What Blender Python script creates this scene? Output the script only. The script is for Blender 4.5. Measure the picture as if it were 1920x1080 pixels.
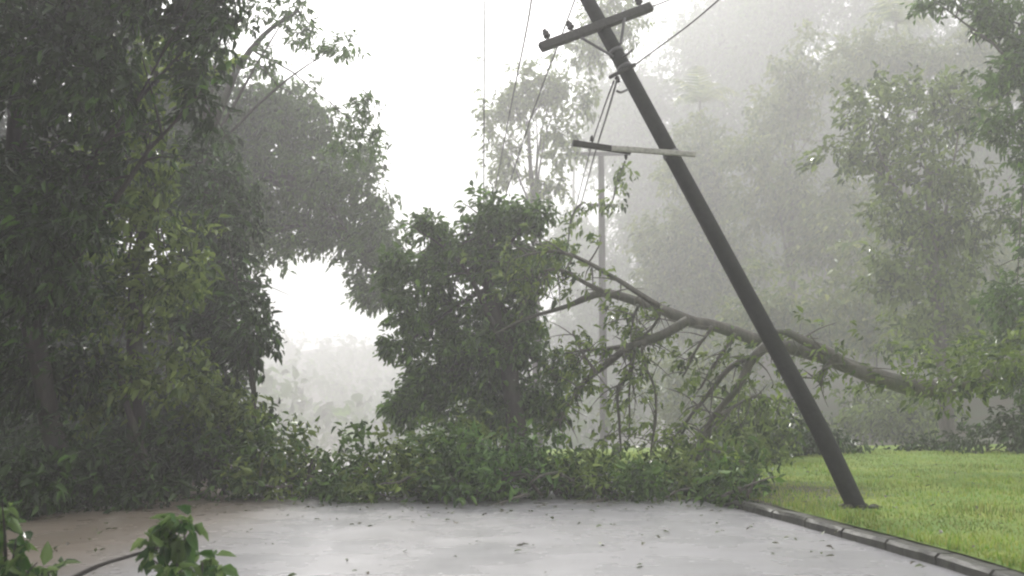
import bpy, math, random
import numpy as np
from mathutils import Vector, noise

for o in list(bpy.data.objects):
    bpy.data.objects.remove(o)
sc = bpy.context.scene
COL = sc.collection
R = math.radians

# ------------------------------------------------------------------ camera
F = 1700.0; PITCH = R(7.04); EYE = 1.6
cam_d = bpy.data.cameras.new('camera'); cam = bpy.data.objects.new('camera', cam_d); COL.objects.link(cam)
cam.location = (0, 0, EYE); cam.rotation_euler = (R(90) + PITCH, 0, 0)
cam_d.sensor_width = 36.0; cam_d.lens = 36.0 * F / 1920.0
cam_d.clip_start = 0.1; cam_d.clip_end = 3000
cam_d.dof.use_dof = True; cam_d.dof.focus_distance = 16.0; cam_d.dof.aperture_fstop = 1.6
sc.camera = cam

# ------------------------------------------------------------------ sky, sun, exposure
SUN_EL, SUN_AZ = R(38), R(-8)
w = bpy.data.worlds.new('World'); sc.world = w; w.use_nodes = True
nt = w.node_tree; nt.nodes.clear()
sky = nt.nodes.new('ShaderNodeTexSky'); sky.sky_type = 'NISHITA'; sky.sun_disc = False
sky.sun_elevation = SUN_EL; sky.sun_rotation = SUN_AZ
sky.air_density = 1.0; sky.dust_density = 6.0; sky.ozone_density = 1.0
hs = nt.nodes.new('ShaderNodeHueSaturation'); hs.inputs['Saturation'].default_value = 0.05
tc = nt.nodes.new('ShaderNodeTexCoord'); nz = nt.nodes.new('ShaderNodeTexNoise')
nz.inputs['Scale'].default_value = 2.6; nz.inputs['Detail'].default_value = 6; nz.inputs['Roughness'].default_value = .55
mr = nt.nodes.new('ShaderNodeMapRange'); mr.inputs['From Min'].default_value = .3; mr.inputs['From Max'].default_value = .7
mr.inputs['To Min'].default_value = 5.0; mr.inputs['To Max'].default_value = 9.0
cl = nt.nodes.new('ShaderNodeVectorMath'); cl.operation = 'SCALE'; cl.inputs[0].default_value = (1.0, .985, 1.0)
mx = nt.nodes.new('ShaderNodeMix'); mx.data_type = 'RGBA'; mx.inputs[0].default_value = 0.6
bg = nt.nodes.new('ShaderNodeBackground'); bg.inputs['Strength'].default_value = 0.12
ow = nt.nodes.new('ShaderNodeOutputWorld')
L = nt.links.new
L(sky.outputs[0], hs.inputs['Color']); L(tc.outputs['Generated'], nz.inputs['Vector']); L(nz.outputs[0], mr.inputs['Value'])
L(mr.outputs[0], cl.inputs['Scale']); L(hs.outputs[0], mx.inputs[6]); L(cl.outputs[0], mx.inputs[7])
L(mx.outputs[2], bg.inputs['Color']); L(bg.outputs[0], ow.inputs['Surface'])
sun_d = bpy.data.lights.new('sun', 'SUN'); sun_d.energy = 1.5; sun_d.angle = R(10); sun_d.color = (1, .96, .9)
sun = bpy.data.objects.new('sun', sun_d); COL.objects.link(sun)
sdir = Vector((math.sin(SUN_AZ) * math.cos(SUN_EL), math.cos(SUN_AZ) * math.cos(SUN_EL), math.sin(SUN_EL)))
sun.rotation_euler = sdir.to_track_quat('Z', 'Y').to_euler()
vs = sc.view_settings; vs.view_transform = 'Standard'; vs.look = 'None'; vs.gamma = 1; vs.use_curve_mapping = False
vs.exposure = 0.9
sc.cycles.volume_bounces = 2; sc.cycles.max_bounces = 8; sc.cycles.diffuse_bounces = 3; sc.cycles.transmission_bounces = 3
sc.cycles.glossy_bounces = 2
sc.cycles.filter_width = 2.2
HAZE = 0.0056

# ------------------------------------------------------------------ helpers
def at(px, py, Y):
    x = (px - 960) / F; u = (540 - py) / F
    d = Vector((x, math.cos(PITCH) - u * math.sin(PITCH), math.sin(PITCH) + u * math.cos(PITCH)))
    return Vector((0, 0, EYE)) + d * (Y / d.y)

def tag(o, label=None, cat=None, group=None, kind=None):
    if label: o['label'] = label
    if cat: o['category'] = cat
    if group: o['group'] = group
    if kind: o['kind'] = kind
    return o

def mat(name, build):
    m = bpy.data.materials.new(name); m.use_nodes = True
    n = m.node_tree; n.nodes.clear(); out = n.nodes.new('ShaderNodeOutputMaterial')
    sh = build(n, n.links.new); n.links.new(sh, out.inputs['Surface']); return m

def noise_node(n, scale, detail=4, rough=.5, src=None, stretch=None):
    t = n.nodes.new('ShaderNodeTexCoord'); k = n.nodes.new('ShaderNodeTexNoise')
    k.inputs['Scale'].default_value = scale; k.inputs['Detail'].default_value = detail; k.inputs['Roughness'].default_value = rough
    v = t.outputs[src or 'Object']
    if stretch:
        mp = n.nodes.new('ShaderNodeMapping'); mp.inputs['Scale'].default_value = stretch
        n.links.new(v, mp.inputs['Vector']); v = mp.outputs[0]
    n.links.new(v, k.inputs['Vector']); return k.outputs[0]

def ramp(n, fac, stops):
    r = n.nodes.new('ShaderNodeValToRGB'); e = r.color_ramp.elements
    while len(e) < len(stops): e.new(0.5)
    for k, (p, c) in enumerate(stops):
        e[k].position = p; e[k].color = (*c, 1) if len(c) == 3 else c
    n.links.new(fac, r.inputs[0]); return r.outputs[0]

def bump(n, h, dist, strength=1.0):
    b = n.nodes.new('ShaderNodeBump'); b.inputs['Distance'].default_value = dist; b.inputs['Strength'].default_value = strength
    n.links.new(h, b.inputs['Height']); return b.outputs[0]

def leaf_mat(name, c_dark, c_mid, c_light, trans=.3, rough=.38, under=.55):
    def f(n, L):
        g = n.nodes.new('ShaderNodeNewGeometry')
        c = ramp(n, g.outputs['Random Per Island'], [(0, c_dark), (.5, c_mid), (.84, c_light), (1, tuple(min(.5, v * 2.2) for v in c_light))])  # last stop: bright highlights put into the colour of a few random leaves
        big = ramp(n, noise_node(n, .8, 2), [(.35, (.6, .62, .6)), (.65, (1.25, 1.22, 1.1))])
        m = n.nodes.new('ShaderNodeMix'); m.data_type = 'RGBA'; m.blend_type = 'MULTIPLY'; m.inputs[0].default_value = 1
        L(c, m.inputs[6]); L(big, m.inputs[7])
        ub = n.nodes.new('ShaderNodeMix'); ub.data_type = 'RGBA'; fb = n.nodes.new('ShaderNodeMath'); fb.operation = 'MULTIPLY'; fb.inputs[1].default_value = under
        L(g.outputs['Backfacing'], fb.inputs[0]); L(fb.outputs[0], ub.inputs[0]); L(m.outputs[2], ub.inputs[6]); ub.inputs[7].default_value = tuple(min(.4, v * 1.6 + .03) for v in c_light) + (1,); m = ub
        p = n.nodes.new('ShaderNodeBsdfPrincipled'); p.inputs['Roughness'].default_value = rough
        p.inputs['Specular IOR Level'].default_value = .4
        L(m.outputs[2], p.inputs['Base Color'])
        t = n.nodes.new('ShaderNodeBsdfTranslucent'); L(m.outputs[2], t.inputs['Color'])
        a = n.nodes.new('ShaderNodeMixShader'); a.inputs[0].default_value = trans
        L(p.outputs[0], a.inputs[1]); L(t.outputs[0], a.inputs[2]); return a.outputs[0]
    return mat(name, f)

def bark_mat(name, c1, c2, rough=.6, sc_=9):
    def f(n, L):
        k = noise_node(n, sc_, 7, .65, stretch=(1, 1, .25)); k2 = noise_node(n, 2.0, 3)
        c = ramp(n, k, [(.3, c1), (.7, c2)])
        moss = ramp(n, k2, [(.5, (0, 0, 0)), (.68, (.7, .7, .7))])
        m = n.nodes.new('ShaderNodeMix'); m.data_type = 'RGBA'; L(moss, m.inputs[0]); L(c, m.inputs[6]); m.inputs[7].default_value = (.05, .07, .03, 1)
        p = n.nodes.new('ShaderNodeBsdfPrincipled'); p.inputs['Roughness'].default_value = rough
        L(m.outputs[2], p.inputs['Base Color']); L(bump(n, k, .06), p.inputs['Normal']); return p.outputs[0]
    return mat(name, f)

def plain(name, col, rough=.5, metal=0, bsc=30, bd=.003, var=.25):
    def f(n, L):
        k = noise_node(n, bsc, 5)
        c = ramp(n, k, [(.3, tuple(v * (1 - var) for v in col)), (.7, tuple(v * (1 + var) for v in col))])
        p = n.nodes.new('ShaderNodeBsdfPrincipled'); p.inputs['Roughness'].default_value = rough; p.inputs['Metallic'].default_value = metal
        L(c, p.inputs['Base Color']); L(bump(n, k, bd), p.inputs['Normal']); return p.outputs[0]
    return mat(name, f)

M = {}
M['leaf_deep'] = leaf_mat('deep_green_leaves', (.007, .024, .003), (.018, .050, .006), (.045, .10, .014), .2, .3, .15)
M['leaf_mid'] = leaf_mat('mid_green_leaves', (.018, .050, .006), (.040, .100, .012), (.09, .17, .025), .32, .3)
M['leaf_olive'] = leaf_mat('olive_leaves', (.03, .065, .008), (.065, .13, .016), (.17, .25, .05), .34, .2)
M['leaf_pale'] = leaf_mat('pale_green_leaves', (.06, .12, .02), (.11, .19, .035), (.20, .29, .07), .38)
M['leaf_fresh'] = leaf_mat('fresh_green_leaves', (.03, .08, .015), (.06, .15, .03), (.13, .26, .06), .3, .25)
M['leaf_wet'] = leaf_mat('wet_glossy_leaves', (.03, .09, .015), (.07, .18, .035), (.16, .30, .07), .35, .12)
M['leaf_brown'] = leaf_mat('brown_leaves', (.05, .04, .02), (.09, .07, .035), (.10, .13, .05), .2)
M['bark_grey'] = bark_mat('grey_bark', (.05, .045, .035), (.14, .125, .10))
M['bark_dark'] = bark_mat('dark_bark', (.025, .022, .018), (.07, .06, .05))
M['bark_storm'] = bark_mat('rain_wet_bark', (.05, .047, .036), (.15, .14, .11))
M['bark_pale'] = bark_mat('pale_bark', (.10, .09, .075), (.22, .20, .17))
M['pole'] = plain('tarred_wood', (.012, .013, .011), .75, 0, 14, .012, .4)
M['arm'] = plain('weathered_timber', (.035, .033, .03), .7, 0, 20, .006, .35)
M['arm_pale'] = plain('bleached_timber', (.42, .41, .38), .6, 0, 20, .004, .25)
M['steel'] = plain('galvanised_steel', (.12, .12, .12), .4, .6, 30, .001, .2)
M['ceramic'] = plain('brown_ceramic', (.03, .025, .025), .2, 0, 10, .0005, .1)
M['wire'] = plain('black_cable', (.05, .05, .05), .5, 0, 10, .0005, .1)

def road_f(n, L):
    k = noise_node(n, 60, 6, .7); big = noise_node(n, .32, 4, .6, stretch=(1, .35, 1)); patch = noise_node(n, 1.6, 5, .6, stretch=(.6, 1.6, 1))
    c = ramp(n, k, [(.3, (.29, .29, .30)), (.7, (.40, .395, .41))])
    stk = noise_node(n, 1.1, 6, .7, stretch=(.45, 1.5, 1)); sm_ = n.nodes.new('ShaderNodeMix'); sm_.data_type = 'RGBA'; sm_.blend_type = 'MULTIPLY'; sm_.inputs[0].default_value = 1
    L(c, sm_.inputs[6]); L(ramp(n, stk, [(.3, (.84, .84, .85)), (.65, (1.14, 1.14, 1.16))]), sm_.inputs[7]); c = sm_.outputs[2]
    # brown silt washed over the left side of the carriageway
    t = n.nodes.new('ShaderNodeTexCoord'); s = n.nodes.new('ShaderNodeSeparateXYZ'); L(t.outputs['Object'], s.inputs[0])
    a = n.nodes.new('ShaderNodeMath'); a.operation = 'MULTIPLY_ADD'; a.inputs[1].default_value = 2.2; L(big, a.inputs[0]); L(s.outputs[0], a.inputs[2])
    mm = n.nodes.new('ShaderNodeMapRange'); mm.interpolation_type = 'SMOOTHSTEP'
    mm.inputs['From Min'].default_value = -1.6; mm.inputs['From Max'].default_value = -3.8; L(a.outputs[0], mm.inputs['Value'])
    m = n.nodes.new('ShaderNodeMix'); m.data_type = 'RGBA'; L(mm.outputs[0], m.inputs[0]); L(c, m.inputs[6])
    silt = ramp(n, patch, [(.3, (.25, .20, .15)), (.7, (.34, .28, .225))]); L(silt, m.inputs[7])
    p = n.nodes.new('ShaderNodeBsdfPrincipled'); L(m.outputs[2], p.inputs['Base Color'])
    p.inputs['Specular IOR Level'].default_value = .5; p.inputs['Roughness'].default_value = .7
    # film of rain water
    cw = ramp(n, patch, [(.3, (.85, .85, .85)), (.7, (1, 1, 1))]); L(cw, p.inputs['Coat Weight'])
    cr = ramp(n, noise_node(n, .9, 4, .6), [(.3, (.22, .22, .22)), (.8, (.36, .36, .36))]); L(cr, p.inputs['Coat Roughness']); p.inputs['Coat IOR'].default_value = 1.7
    L(bump(n, k, .004), p.inputs['Normal'])
    rip = noise_node(n, 4, 5, .65, stretch=(.35, 2.6, 1)); L(bump(n, rip, .012, .35), p.inputs['Coat Normal'])
    return p.outputs[0]
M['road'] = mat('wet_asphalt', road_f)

def grass_f(n, L):
    k = noise_node(n, 1.1, 5, .6); f = noise_node(n, 40, 5, .7)
    c = ramp(n, k, [(.3, (.18, .32, .045)), (.5, (.27, .41, .065)), (.72, (.43, .50, .09))])
    m = n.nodes.new('ShaderNodeMix'); m.data_type = 'RGBA'; m.blend_type = 'MULTIPLY'; m.inputs[0].default_value = 1
    # bare earth patch where the verge meets the heap of branches
    t = n.nodes.new('ShaderNodeTexCoord'); vd = n.nodes.new('ShaderNodeVectorMath'); vd.operation = 'DISTANCE'; vd.inputs[1].default_value = (3.6, 14.6, .15); L(t.outputs['Object'], vd.inputs[0])
    ad_ = n.nodes.new('ShaderNodeMath'); ad_.operation = 'MULTIPLY_ADD'; ad_.inputs[1].default_value = 2.0; L(k, ad_.inputs[0]); L(vd.outputs['Value'], ad_.inputs[2])
    er = n.nodes.new('ShaderNodeMapRange'); er.inputs['From Min'].default_value = 3.4; er.inputs['From Max'].default_value = 2.4; L(ad_.outputs[0], er.inputs['Value'])
    ec = n.nodes.new('ShaderNodeMix'); ec.data_type = 'RGBA'; L(er.outputs[0], ec.inputs[0]); L(c, ec.inputs[6]); ec.inputs[7].default_value = (.10, .095, .06, 1); c = ec.outputs[2]
    L(c, m.inputs[6]); L(ramp(n, f, [(.3, (.6, .6, .6)), (.7, (1.3, 1.3, 1.3))]), m.inputs[7])
    p = n.nodes.new('ShaderNodeBsdfPrincipled'); p.inputs['Roughness'].default_value = .75; L(m.outputs[2], p.inputs['Base Color'])
    L(bump(n, f, .05), p.inputs['Normal']); return p.outputs[0]
M['lawn'] = mat('lawn_grass', grass_f)
def soil_f(n, L):
    k = noise_node(n, .35, 5, .6); f = noise_node(n, 9, 6, .7)
    c = ramp(n, k, [(.35, (.07, .05, .035)), (.5, (.055, .06, .03)), (.7, (.05, .09, .03))])
    m = n.nodes.new('ShaderNodeMix'); m.data_type = 'RGBA'; m.blend_type = 'MULTIPLY'; m.inputs[0].default_value = 1
    L(c, m.inputs[6]); L(ramp(n, f, [(.3, (.5, .5, .5)), (.7, (1.4, 1.4, 1.4))]), m.inputs[7])
    p = n.nodes.new('ShaderNodeBsdfPrincipled'); p.inputs['Roughness'].default_value = .65; L(m.outputs[2], p.inputs['Base Color'])
    L(bump(n, f, .06), p.inputs['Normal']); return p.outputs[0]
M['soil'] = mat('forest_soil', soil_f)
M['kerb'] = plain('old_concrete', (.055, .056, .044), .5, 0, 7, .02, .55)

def mesh_obj(name, V, Fc, m, parent=None, smooth=False):
    me = bpy.data.meshes.new(name); me.from_pydata([tuple(v) for v in V], [], Fc); me.materials.append(m)
    if smooth: me.polygons.foreach_set('use_smooth', [True] * len(me.polygons))
    me.update(); o = bpy.data.objects.new(name, me); COL.objects.link(o)
    if parent: o.parent = parent
    return o

def empty(name, loc):
    o = bpy.data.objects.new(name, None); COL.objects.link(o); o.location = loc; o.empty_display_size = .3; return o

class MB:
    """collects solids in world space, builds them as one mesh (relative to its parent)"""
    def __init__(s): s.V = []; s.F = []
    def tube(s, pts, rad, n=8, wob=0.0, sub=4, rng=None):
        P = [Vector(p) for p in pts]
        if len(P) > 2 and sub > 1:
            Q = []; RR = []
            for i in range(len(P) - 1):
                p0 = P[max(i-1, 0)]; p1 = P[i]; p2 = P[i+1]; p3 = P[min(i+2, len(P)-1)]
                for k in range(sub):
                    t = k / sub
                    Q.append(.5 * ((2*p1) + (p2-p0)*t + (2*p0-5*p1+4*p2-p3)*t*t + (3*p1-p0-3*p2+p3)*t**3))
                    RR.append(rad[i] * (1-t) + rad[i+1] * t)
            Q.append(P[-1]); RR.append(rad[-1])
        else: Q, RR = P, list(rad)
        if wob:
            for i in range(1, len(Q) - 1):
                q = Q[i]; Q[i] = q + Vector((noise.noise(q * 1.3), noise.noise(q * 1.3 + Vector((9, 0, 0))), noise.noise(q * 1.3 + Vector((0, 9, 0))))) * wob
        b = len(s.V); up = Vector((0.31, 0.9, .2)); m = len(Q)
        for i in range(m):
            d = (Q[min(i+1, m-1)] - Q[max(i-1, 0)]).normalized()
            a = d.cross(up)
            if a.length < .05: a = d.cross(Vector((1, 0, 0)))
            a.normalize(); c = d.cross(a); up = c.cross(d) if False else up
            for k in range(n):
                th = 2 * math.pi * k / n
                r = RR[i] * (1 + (.16 * noise.noise(Q[i] * 3 + Vector((math.cos(th), math.sin(th), 0))) if wob else 0))
                s.V.append(Q[i] + (a * math.cos(th) + c * math.sin(th)) * r)
        for i in range(m - 1):
            for k in range(n):
                k2 = (k + 1) % n
                s.F.append((b+i*n+k, b+i*n+k2, b+(i+1)*n+k2, b+(i+1)*n+k))
        s.F.append(tuple(b + k for k in range(n))[::-1]); s.F.append(tuple(b + (m-1)*n + k for k in range(n)))
    def beam(s, p, q, w, h, up=Vector((0, 0, 1)), bev=.12):
        p = Vector(p); q = Vector(q); d = (q - p).normalized(); a = d.cross(up).normalized(); c = a.cross(d)
        prof = []
        bw = w/2; bh = h/2; e = min(w, h) * bev
        for x, y in ((bw, bh-e), (bw-e, bh), (-bw+e, bh), (-bw, bh-e), (-bw, -bh+e), (-bw+e, -bh), (bw-e, -bh), (bw, -bh+e)):
            prof.append(a * x + c * y)
        b = len(s.V)
        for e_ in (p, q):
            for v in prof: s.V.append(e_ + v)
        for k in range(8): s.F.append((b+k, b+(k+1) % 8, b+8+(k+1) % 8, b+8+k))
        s.F.append(tuple(b+k for k in range(8))[::-1]); s.F.append(tuple(b+8+k for k in range(8)))
    def lathe(s, p, axis, prof, n=12):
        p = Vector(p); d = Vector(axis).normalized(); a = d.orthogonal().normalized(); c = d.cross(a); b = len(s.V)
        for (r, h) in prof:
            for k in range(n):
                th = 2*math.pi*k/n; s.V.append(p + d*h + (a*math.cos(th) + c*math.sin(th))*r)
        m = len(prof)
        for i in range(m-1):
            for k in range(n):
                k2 = (k+1) % n; s.F.append((b+i*n+k, b+i*n+k2, b+(i+1)*n+k2, b+(i+1)*n+k))
        s.F.append(tuple(b+k for k in range(n))[::-1]); s.F.append(tuple(b+(m-1)*n+k for k in range(n)))
    def build(s, name, m, parent=None, smooth=True):
        off = parent.matrix_world_loc if False else (Vector(root_loc(parent)) if parent else Vector((0, 0, 0)))
        return mesh_obj(name, [v - off for v in s.V], s.F, m, parent, smooth)

def root_loc(o):
    v = Vector((0, 0, 0))
    while o is not None:
        v += Vector(o.location); o = o.parent
    return v

def norm(a): return a / np.maximum(np.linalg.norm(a, axis=1, keepdims=True), 1e-6)

def leaf_mesh(name, C, D, size, m, parent=None, per=12, twig=.35, droop=.5, wid=.42, seed=1, curl=.25, upn=1.0, spread=1.0):
    """C cluster centres, D cluster directions (world). Every cluster is a spray of pointed folded leaves along a twig."""
    rs = np.random.RandomState(seed); nC = len(C); N = nC * per
    c = np.repeat(C, per, 0); d = np.repeat(norm(D), per, 0)
    t = rs.rand(N, 1)
    pos = c + d * (t * twig) + rs.normal(0, .12 * twig, (N, 3)) * spread
    ax = d * .7 + rs.normal(0, .6, (N, 3)) * spread; ax[:, 2] -= droop; ax[:, 0] -= .4; ax = norm(ax)   # the wind blows from the right
    up = rs.normal(0, .55, (N, 3)); up[:, 2] += upn; up = norm(up)
    side = norm(np.cross(ax, up)); nrm = np.cross(side, ax)
    s = size * (.35 + 1.05 * rs.rand(N, 1) ** 1.3)
    wd = s * wid * (.75 + .5 * rs.rand(N, 1)) * .5
    cu = curl * s
    fold = wd * .5
    V = np.empty((N, 6, 3))
    V[:, 0] = pos
    V[:, 1] = pos + ax * s * .33 + side * wd + nrm * fold
    V[:, 2] = pos + ax * s * .70 + side * wd * .72 + nrm * (fold * .7 - cu * .35)
    V[:, 3] = pos + ax * s - nrm * cu
    V[:, 4] = pos + ax * s * .70 - side * wd * .72 + nrm * (fold * .7 - cu * .35)
    V[:, 5] = pos + ax * s * .33 - side * wd + nrm * fold
    off = np.array(root_loc(parent)) if parent else np.zeros(3)
    V = (V - off).reshape(-1, 3)
    b = (np.arange(N) * 6)[:, None]
    Fq = np.concatenate([b + np.array([0, 1, 2, 3]), b + np.array([0, 3, 4, 5])], 1).reshape(-1)
    me = bpy.data.meshes.new(name); me.vertices.add(len(V)); me.vertices.foreach_set('co', V.astype(np.float32).ravel())
    me.loops.add(len(Fq)); me.loops.foreach_set('vertex_index', Fq.astype(np.int32))
    nf = N * 2; me.polygons.add(nf); me.polygons.foreach_set('loop_start', (np.arange(nf) * 4).astype(np.int32))
    me.materials.append(m); me.update(calc_edges=True); me.validate()
    o = bpy.data.objects.new(name, me); COL.objects.link(o)
    if parent: o.parent = parent
    return o

def blob_clusters(blobs, dens, seed, shell=.5, gap=.0, gapf=1.2, zmin=.05):
    """blobs: (px,py,rx,ry,Y[,rdepth m]). dens = clusters per m2 of projected area"""
    rs = np.random.RandomState(seed); CC = []; DD = []
    for bl in blobs:
        px, py, rx, ry, Y = bl[:5]; c = np.array(at(px, py, Y)); k = Y / F
        r = np.array([rx * k, (bl[5] if len(bl) > 5 else (rx + ry) * .5 * k), ry * k])
        n = max(6, int(dens * math.pi * r[0] * r[2]))
        u = norm(rs.normal(0, 1, (n, 3))); rad = shell + (1.0 - shell) * rs.rand(n, 1) ** .7
        rad *= (1 + .12 * rs.normal(0, 1, (n, 1)))
        p = c + u * rad * r
        keep = p[:, 2] > zmin
        if gap > 0:
            for i in range(n):
                if noise.noise(Vector(p[i]) * gapf + Vector((seed, 0, 0))) < gap - .5 + .0: keep[i] = False
        CC.append(p[keep]); DD.append((u * .8 + rs.normal(0, .5, (n, 3)))[keep])
    return np.concatenate(CC), np.concatenate(DD)

def sub_blobs(blobs, k, seed, f=.45):
    """break every big lobe into k uneven smaller lobes so the outline is ragged"""
    rs = random.Random(seed); out = []
    for bl in blobs:
        px, py, rx, ry, Y = bl[:5]; dep = bl[5] if len(bl) > 5 else (rx + ry) * .5 * Y / F
        for i in range(k):
            a = rs.random() * 6.283; q = math.sqrt(rs.random()) * .82
            ff = f * (.6 + .8 * rs.random())
            out.append((px + math.cos(a) * q * rx, py + math.sin(a) * q * ry, rx * ff, ry * ff * .85, Y + rs.uniform(-.6, .6) * dep, dep * ff))
    return out

def limbs(mb, trunk_pts, rad, targets, seed, rlimb=.35, wob=.1):
    """tapered trunk and limbs that reach into the lobes"""
    mb.tube(trunk_pts, rad, 10, wob)
    rs = random.Random(seed); P = [Vector(p) for p in trunk_pts]
    for T in targets:
        T = Vector(T); i = max(1, min(len(P) - 1, rs.randint(len(P) // 2, len(P) - 1))); s = P[i]; r0 = rad[i] * rlimb * 1.4
        mid = s.lerp(T, .45) + Vector((rs.uniform(-.1, .1), rs.uniform(-.1, .1), .12)) * (T - s).length
        mb.tube([s, mid, T], [r0, r0 * .6, r0 * .15], 6, wob * .6)
        for j in range(3):
            q = mid.lerp(T, rs.random() * .8); e = q + Vector((rs.uniform(-1, 1), rs.uniform(-1, 1), rs.uniform(-.5, 1))) * (T - s).length * .3
            mb.tube([q, q.lerp(e, .5) + Vector((0, 0, .05)), e], [r0 * .35, r0 * .2, r0 * .06], 5, wob * .4)

SEED = [10]
def tree(name, label, cat, trunk, blobs, leaf, lm, bm, dens=14, per=12, sub=7, shell=.25, gap=0.3, gapf=1.2, twig=None, group=None,
         droop=.5, wid=.42, targets=None, part='trunk', f=.45, curl=.25, wob=.1):
    """trunk: [(px,py,Y,r metres)...] from the ground up"""
    extra = label.startswith(('dark bush hiding', 'low bush at the foot', 'straggly shrub closing', 'low dark shrub at the far lawn edge directly'))
    SEED[0] += 0 if extra else 1; sd = 300 + len(label) if extra else SEED[0]
    P = [at(a, b, c) for a, b, c, _ in trunk]; rr = [t[3] for t in trunk]
    base = P[0].copy(); 
    root = empty(name, base); tag(root, label, cat, group)
    mb = MB(); tg = targets if targets is not None else [at(b[0], b[1], b[4]) for b in blobs]
    limbs(mb, P, rr, tg, sd, wob=wob); mb.build(part, bm, root)
    bb = sub_blobs(blobs, sub, sd, f) if sub else blobs
    C, D = blob_clusters(bb, dens, sd, shell, gap, gapf)
    leaf_mesh('crown', C, D, leaf, lm, root, per, twig or leaf * 2.2, droop, wid, sd, curl)
    return root

# ------------------------------------------------------------------ ground, road, kerb, lawn
def drop(x, y):
    a = min(1, max(0, (y-22)/53)); b = min(1, max(0, x/25)); return 7 * a*a*(3-2*a) * (1 - b*b*(3-2*b))
KERB = [(4.35, -8), (4.3, 2), (4.2, 8), (4.07, 9.5), (3.85, 10.9), (3.35, 13.6), (2.4, 17), (.6, 22), (-2.2, 29), (-6, 46), (-10, 70), (-18, 110), (-40, 200)]
LEFT = [(-8.6, -8), (-8.2, 2), (-7.6, 8), (-7.0, 11), (-6.5, 13.2), (-5.9, 15.5), (-6.8, 20), (-8.4, 25), (-10, 30), (-15, 46), (-22, 70), (-34, 110), (-60, 200)]
def smooth_line(P, n=10):
    out = []
    for i in range(len(P) - 1):
        p0, p1, p2, p3 = [Vector((*P[max(0, min(len(P)-1, j))], 0)) for j in (i-1, i, i+1, i+2)]
        for k in range(n):
            t = k / n; q = .5*((2*p1)+(p2-p0)*t+(2*p0-5*p1+4*p2-p3)*t*t+(3*p1-p0-3*p2+p3)*t**3); out.append((q.x, q.y))
    out.append(P[-1]); return out
K = smooth_line(KERB); LE = smooth_line(LEFT)
V = []; Fc = []; n = 24
for i in range(len(K)):
    for j in range(n + 1):
        t = j / n; x = LE[i][0]*(1-t) + K[i][0]*t; y = LE[i][1]*(1-t) + K[i][1]*t
        V.append((x, y, .05 * math.sin(math.pi * t) ** .8 - drop(x, y)))
for i in range(len(K) - 1):
    for j in range(n):
        a = i*(n+1)+j; Fc.append((a, a+1, a+n+2, a+n+1))
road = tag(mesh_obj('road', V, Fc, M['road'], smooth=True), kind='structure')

def kerb_x(y):
    for i in range(len(K)-1):
        if K[i][1] <= y <= K[i+1][1]:
            t = (y-K[i][1])/(K[i+1][1]-K[i][1]); return K[i][0]*(1-t)+K[i+1][0]*t
    return K[0][0] if y < K[0][1] else K[-1][0]
def left_x(y):
    for i in range(len(LE)-1):
        if LE[i][1] <= y <= LE[i+1][1]:
            t = (y-LE[i][1])/(LE[i+1][1]-LE[i][1]); return LE[i][0]*(1-t)+LE[i+1][0]*t
    return LE[0][0] if y < LE[0][1] else LE[-1][0]
def smst(a, b, x):
    t = min(1, max(0, (x-a)/(b-a))); return t*t*(3-2*t)

def ground_z(x, y):
    z = -.06
    lx = left_x(y); kx = kerb_x(y)
    if True:
        z += (smst(0, 3.5, lx - x - .1) * .45 + smst(3, 14, lx - x) * 1.6) * (1 - smst(24, 40, y)) - .3 * smst(40, 60, y)
        z += smst(0, 1.5, x - kx - .2) * .02
    z -= drop(x, y)
    z += .10 * noise.noise(Vector((x*.5, y*.5, 0))) * smst(0, 1.5, max(lx - x, 0) + (max(x-kx-14, 0)))
    z += smst(8, 70, x) * smst(45, 170, y) * 42 + smst(20, 60, x) * smst(25, 60, y) * 3
    z += smst(150, 400, y) * (1 - smst(0, 60, x)) * (30 + 10 * noise.noise(Vector((x*.02, y*.013, 7))))
    return z
xs = sorted(set([round(v, 2) for v in list(np.arange(-30, 34, .8)) + [-400, -300, -200, -140, -100, -70, -50, -40, 40, 50, 70, 100, 140, 200, 300, 400]]))
ys = sorted(set([round(v, 2) for v in list(np.arange(-6, 50, .8)) + [-60, -30, -15, 55, 62, 70, 80, 95, 110, 130, 150, 180, 220, 280, 350, 420]]))
V = [(x, y, ground_z(x, y)) for y in ys for x in xs]; nx = len(xs)
Fc = [(j*nx+i, j*nx+i+1, (j+1)*nx+i+1, (j+1)*nx+i) for j in range(len(ys)-1) for i in range(nx-1)]
tag(mesh_obj('ground', V, Fc, M['soil'], smooth=True), kind='structure')

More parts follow.
